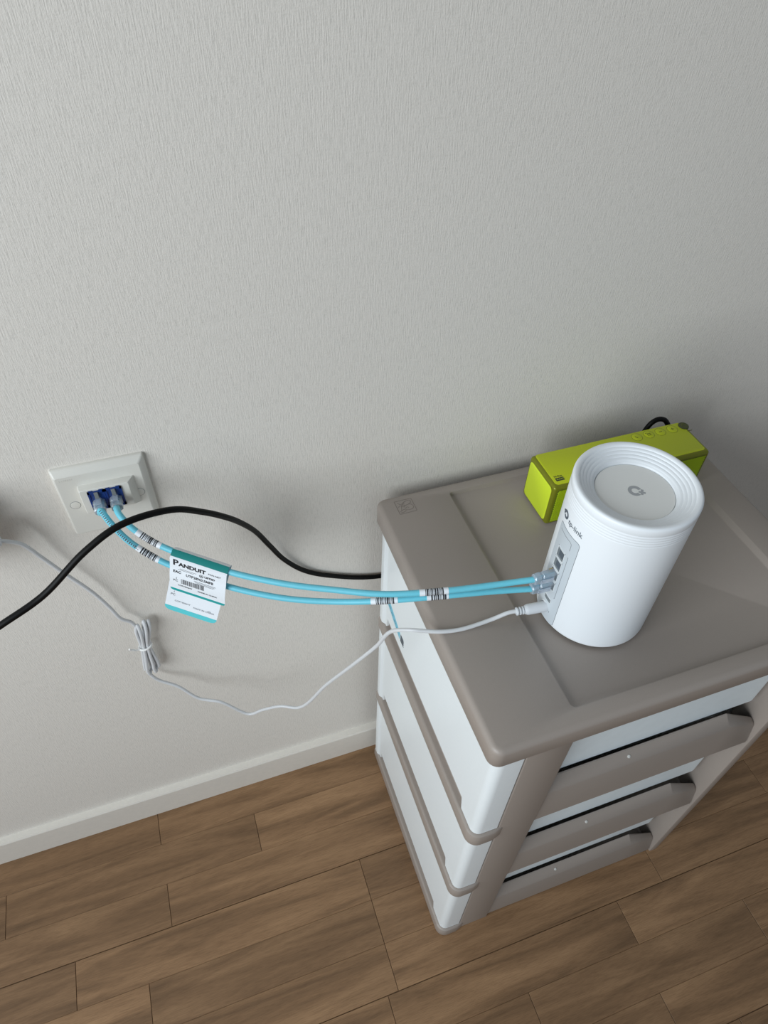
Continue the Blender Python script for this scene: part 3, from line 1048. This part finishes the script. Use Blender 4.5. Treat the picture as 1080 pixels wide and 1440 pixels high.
tput(q, front_pt, 'EAC', 0.0042, 0.0034, 0.0212, 0.00012)
tput(q, front_pt, 'UTP28X0.5MPB', 0.0041, 0.0160, 0.0222, 0.0001)
tput(q, front_pt, '1', 0.0040, 0.0058, 0.0300)
tput(q, front_pt, 'PC', 0.0040, 0.0036, 0.0335)
tput(q, front_pt, 'COPYRIGHT', 0.0026, 0.0080, 0.0398, 0.00006)
tput(q, front_pt, 'MADE IN CHINA', 0.0026, 0.0280, 0.0405, 0.00006)
for i, (s0, s1) in enumerate(((0.010, 0.026), (0.008, 0.0235))):
    q.add(*band(front_pt, s0, s1, 0.0160 + i * 0.0016, 0.0164 + i * 0.0016, n=1))
for i in range(3):
    q.add(*band(front_pt, 0.024 + i * 0.001, 0.046 - i * 0.001, 0.0258 + i * 0.0014, 0.0262 + i * 0.0014, n=1))
ring_v, ring_f = [], []
for i in range(20):
    a = 2 * PI * i / 20
    ring_v += [front_pt(0.0310 + 0.0021 * math.cos(a), 0.0172 + 0.0021 * math.sin(a), 0.00012), front_pt(0.0310 + 0.0016 * math.cos(a), 0.0172 + 0.0016 * math.sin(a), 0.00012)]
for i in range(20):
    j = (i + 1) % 20
    ring_f.append((2 * i, 2 * j, 2 * j + 1, 2 * i + 1))
q.add(ring_v, ring_f)
tput(q, front_pt, 'UL', 0.0020, 0.0298, 0.0172, 0.0001)
tput(q, front_pt, 'LISTED', 0.0034, 0.0340, 0.0168, 0.00012)
q.build('tag_print', M['ink'], fl)
q = MB()
rnd = random.Random(4)
s = 0.0115
while s < 0.0345:
    w = rnd.choice((0.0003, 0.0004, 0.0007, 0.0010))
    q.add(*band(front_pt, s, s + w, 0.0292, 0.0362, n=2))
    s += w + rnd.choice((0.0003, 0.0004, 0.0006))
q.build('barcode', M['ink'], fl)
q = MB()
T0 = 0.0560
tput(q, back_pt, 'EAC', 0.0042, 0.0034, T0 + 0.0010, 0.00010)
tput(q, back_pt, 'UTP28X0.5MPB', 0.0041, 0.0165, T0 - 0.0006, 0.00008)
for i, (s0, s1) in enumerate(((0.019, 0.046), (0.024, 0.047), (0.024, 0.045), (0.026, 0.044), (0.027, 0.041))):
    q.add(*band(back_pt, s0, s1, T0 + 0.0034 + i * 0.0018, T0 + 0.0039 + i * 0.0018, n=1))
tput(q, back_pt, '1', 0.0040, 0.0058, T0 + 0.0140)
tput(q, back_pt, 'PC', 0.0042, 0.0036, T0 + 0.0182)
tput(q, back_pt, 'COPYRIGHT', 0.0030, 0.0090, T0 + 0.0268)
tput(q, back_pt, 'MADE IN CHINA', 0.0030, 0.0290, T0 + 0.0290)
q.add(*band(back_pt, 0.0440, 0.0475, T0 + 0.0270, T0 + 0.0276, n=1))
q.build('tag_print', M['ink_grey'], bk)

# ------------------------------------------------------------------ black cable to the speaker
pb = [(-0.3350, -0.136, 0.7020), (-0.2616, -0.1300, 0.7368), (-0.2231, -0.1200, 0.7502), (-0.1787, -0.1100, 0.7824), (-0.1458, -0.1000, 0.7941), (-0.1039, -0.0850, 0.7843), (-0.0774, -0.0710, 0.7588), (-0.0554, -0.0560, 0.7282), (-0.0417, -0.0400, 0.6986), (-0.0272, -0.0230, 0.6619), (-0.0128, -0.0125, 0.6208), (0.0024, -0.0072, 0.5841), (0.0276, -0.0052, 0.5497), (0.0644, -0.0048, 0.5245), (0.1197, -0.0055, 0.5020), (0.20, -0.0090, 0.5000), (0.32, -0.0095, 0.53),
      (0.420, -0.0095, 0.580), (0.446, -0.0095, 0.630), (0.4530, -0.0110, 0.657), (0.4555, -0.0160, 0.6705), (0.4575, -0.0265, 0.6755), (0.4585, -0.0340, 0.6860), (0.4600, -0.0358, 0.6985), (0.4645, -0.0362, 0.7070), (0.4725, -0.0362, 0.7105), (0.4825, -0.0370, 0.7075), (0.4890, -0.0405, 0.6985), (0.4900, -0.0465, 0.6910), (0.4895, -0.0535, 0.6885)]
tag(MB().tube(pb, lambda t: 0.0031, 12, 8).build('speaker_cable', M['black'], None, True), 'black cable looping in front of the wall and behind the drawer unit', 'cable')

# ------------------------------------------------------------------ power adapter with white cord
pa = thing('power_adapter', (-0.315, -0.025, 0.75), 'pale grey power adapter cord with a tied bundle, running to the router', 'power cord')
MB().rbox(-0.352, -0.290, -0.052, -0.0008, 0.716, 0.792, 0.004, 3).build('housing', M['cord_plug'], pa, True)
MB().axial([(0.0065, 0), (0.0062, 0.010), (0.0052, 0.0275), (0.0044, 0.0285)], (-0.2915, -0.0320, 0.7410), (0.98, 0.05, -0.08), 20).build('strain_relief', M['cord_plug'], pa, True)
c1 = [(-0.2660, -0.0300, 0.7389), (-0.2591, -0.0250, 0.7300), (-0.2516, -0.0210, 0.7193), (-0.2418, -0.0160, 0.6882), (-0.2305, -0.0140, 0.6570), (-0.2132, -0.0130, 0.6149), (-0.2032, -0.0120, 0.5797), (-0.1972, -0.0120, 0.5557),
      (-0.1880, -0.0115, 0.5430), (-0.1850, -0.0110, 0.5250), (-0.1840, -0.0105, 0.4900)]
# bundle: strands running up and down between two turning points
def bp(px, pz, dy=0.0):
    # local bundle frame: px sideways (m), pz along its length from the tie (m)
    return (-0.1838 + px + pz * 0.125, -0.0120 + dy, 0.4905 + pz)
st = [(-0.1840, -0.0105, 0.4900)]
strands = [(-0.0046, -0.0050, 0.0), (-0.0018, -0.0022, -0.004), (0.0010, 0.0022, 0.002), (0.0026, 0.0060, -0.003), (0.0040, 0.0095, 0.003), (0.0048, 0.0125, 0.0)]
topx = [-0.0075, -0.0030, 0.0015, 0.0040, 0.0070, 0.0085]
bun = []
for i in range(6):
    xm, xb, dy = strands[i]
    seq = [bp(xb, -0.0500, dy), bp(xm, -0.004, dy * 0.6), bp(topx[i], 0.0400, dy), ]
    if i % 2 == 0:
        bun += [bp(xb, -0.0500, dy), bp(xb * 0.9 + xm * 0.1, -0.040, dy), bp(xm, 0.0, dy * 0.6), bp(topx[i], 0.036, dy)]
        if i < 5:
            bun += [bp((topx[i] + topx[i + 1]) / 2, 0.0475 - abs(i - 2) * 0.001, dy)]
    else:
        bun += [bp(topx[i], 0.036, dy), bp(xm, 0.0, dy * 0.6), bp(xb * 0.9 + xm * 0.1, -0.040, dy), bp(xb, -0.0500, dy)]
        if i < 5:
            bun += [bp((xb + strands[i + 1][1]) / 2, -0.0570, dy)]
c2 = [bp(0.0125, -0.0500, 0.0), bp(0.009, -0.0560, 0.002), (-0.1920, -0.0100, 0.4330), (-0.1900, -0.0120, 0.4200), (-0.1831, -0.0140, 0.4086), (-0.1636, -0.0200, 0.3928), (-0.1414, -0.0300, 0.3642), (-0.1150, -0.0400, 0.3563), (-0.0817, -0.0520, 0.3227),
      (-0.0614, -0.0620, 0.3413), (-0.0373, -0.0750, 0.3607), (-0.0154, -0.0900, 0.3706), (0.0198, -0.1200, 0.4646), (0.0480, -0.1500, 0.5475), (0.0660, -0.1700, 0.6042), (0.0754, -0.1850, 0.6483), (0.0879, -0.2000, 0.6665),
      (0.1030, -0.2075, 0.6680), (0.1180, -0.2130, 0.6680), (0.1380, -0.2160, 0.6675), (0.1690, -0.2165, 0.6705), (0.1855, -0.2185, 0.6775), (0.1930, -0.2200, 0.6788)]
CR = 0.0021
MB().tube(c1, CR, 10, 6).build('cord', M['cord'], pa, True)
MB().tube(bun, CR, 10, 7).build('cord_bundle', M['cord'], pa, True)
MB().tube(c2, CR, 10, 7).build('cord', M['cord'], pa, True)
tie = MB()
ring_pts = [Vector((-0.1838 + 0.0078 * math.cos(a), -0.0115 + 0.0062 * math.sin(a), 0.4905 + 0.0012 * math.cos(a))) for a in [2 * PI * k / 20 for k in range(21)]]
tie.tube(ring_pts, 0.0014, 8, spline=False)
tie.tube([(-0.1905, -0.0140, 0.4905), (-0.1945, -0.0160, 0.4915), (-0.1985, -0.0170, 0.4960), (-0.2015, -0.0180, 0.5000)], 0.0012, 8, 4)
tie.build('twist_tie', M['tie'], pa, True)
bd = Vector((1, -0.105, 0.0))
MB().axial([(0.0028, 0.0), (0.0040, 0.0006), (0.0052, 0.0030), (0.0055, 0.0045), (0.0055, 0.0235), (0.0048, 0.0240)], (0.2005, -0.2212, 0.6788), bd, 28).build('barrel_plug', M['cord_plug'], pa, True)
sr_ = MB()
for i in range(3):
    sr_.axial([(0.0024, 0.0), (0.0040, 0.0003), (0.0042, 0.0014), (0.0024, 0.0018)], (0.1925 + i * 0.0030, -0.2204 - i * 0.0003, 0.6788), bd, 20)
sr_.axial([(0.0024, 0.0), (0.0026, 0.009)], (0.1920, -0.2203, 0.6788), bd, 16)
sr_.build('bend_relief', M['cord_plug'], pa, True)
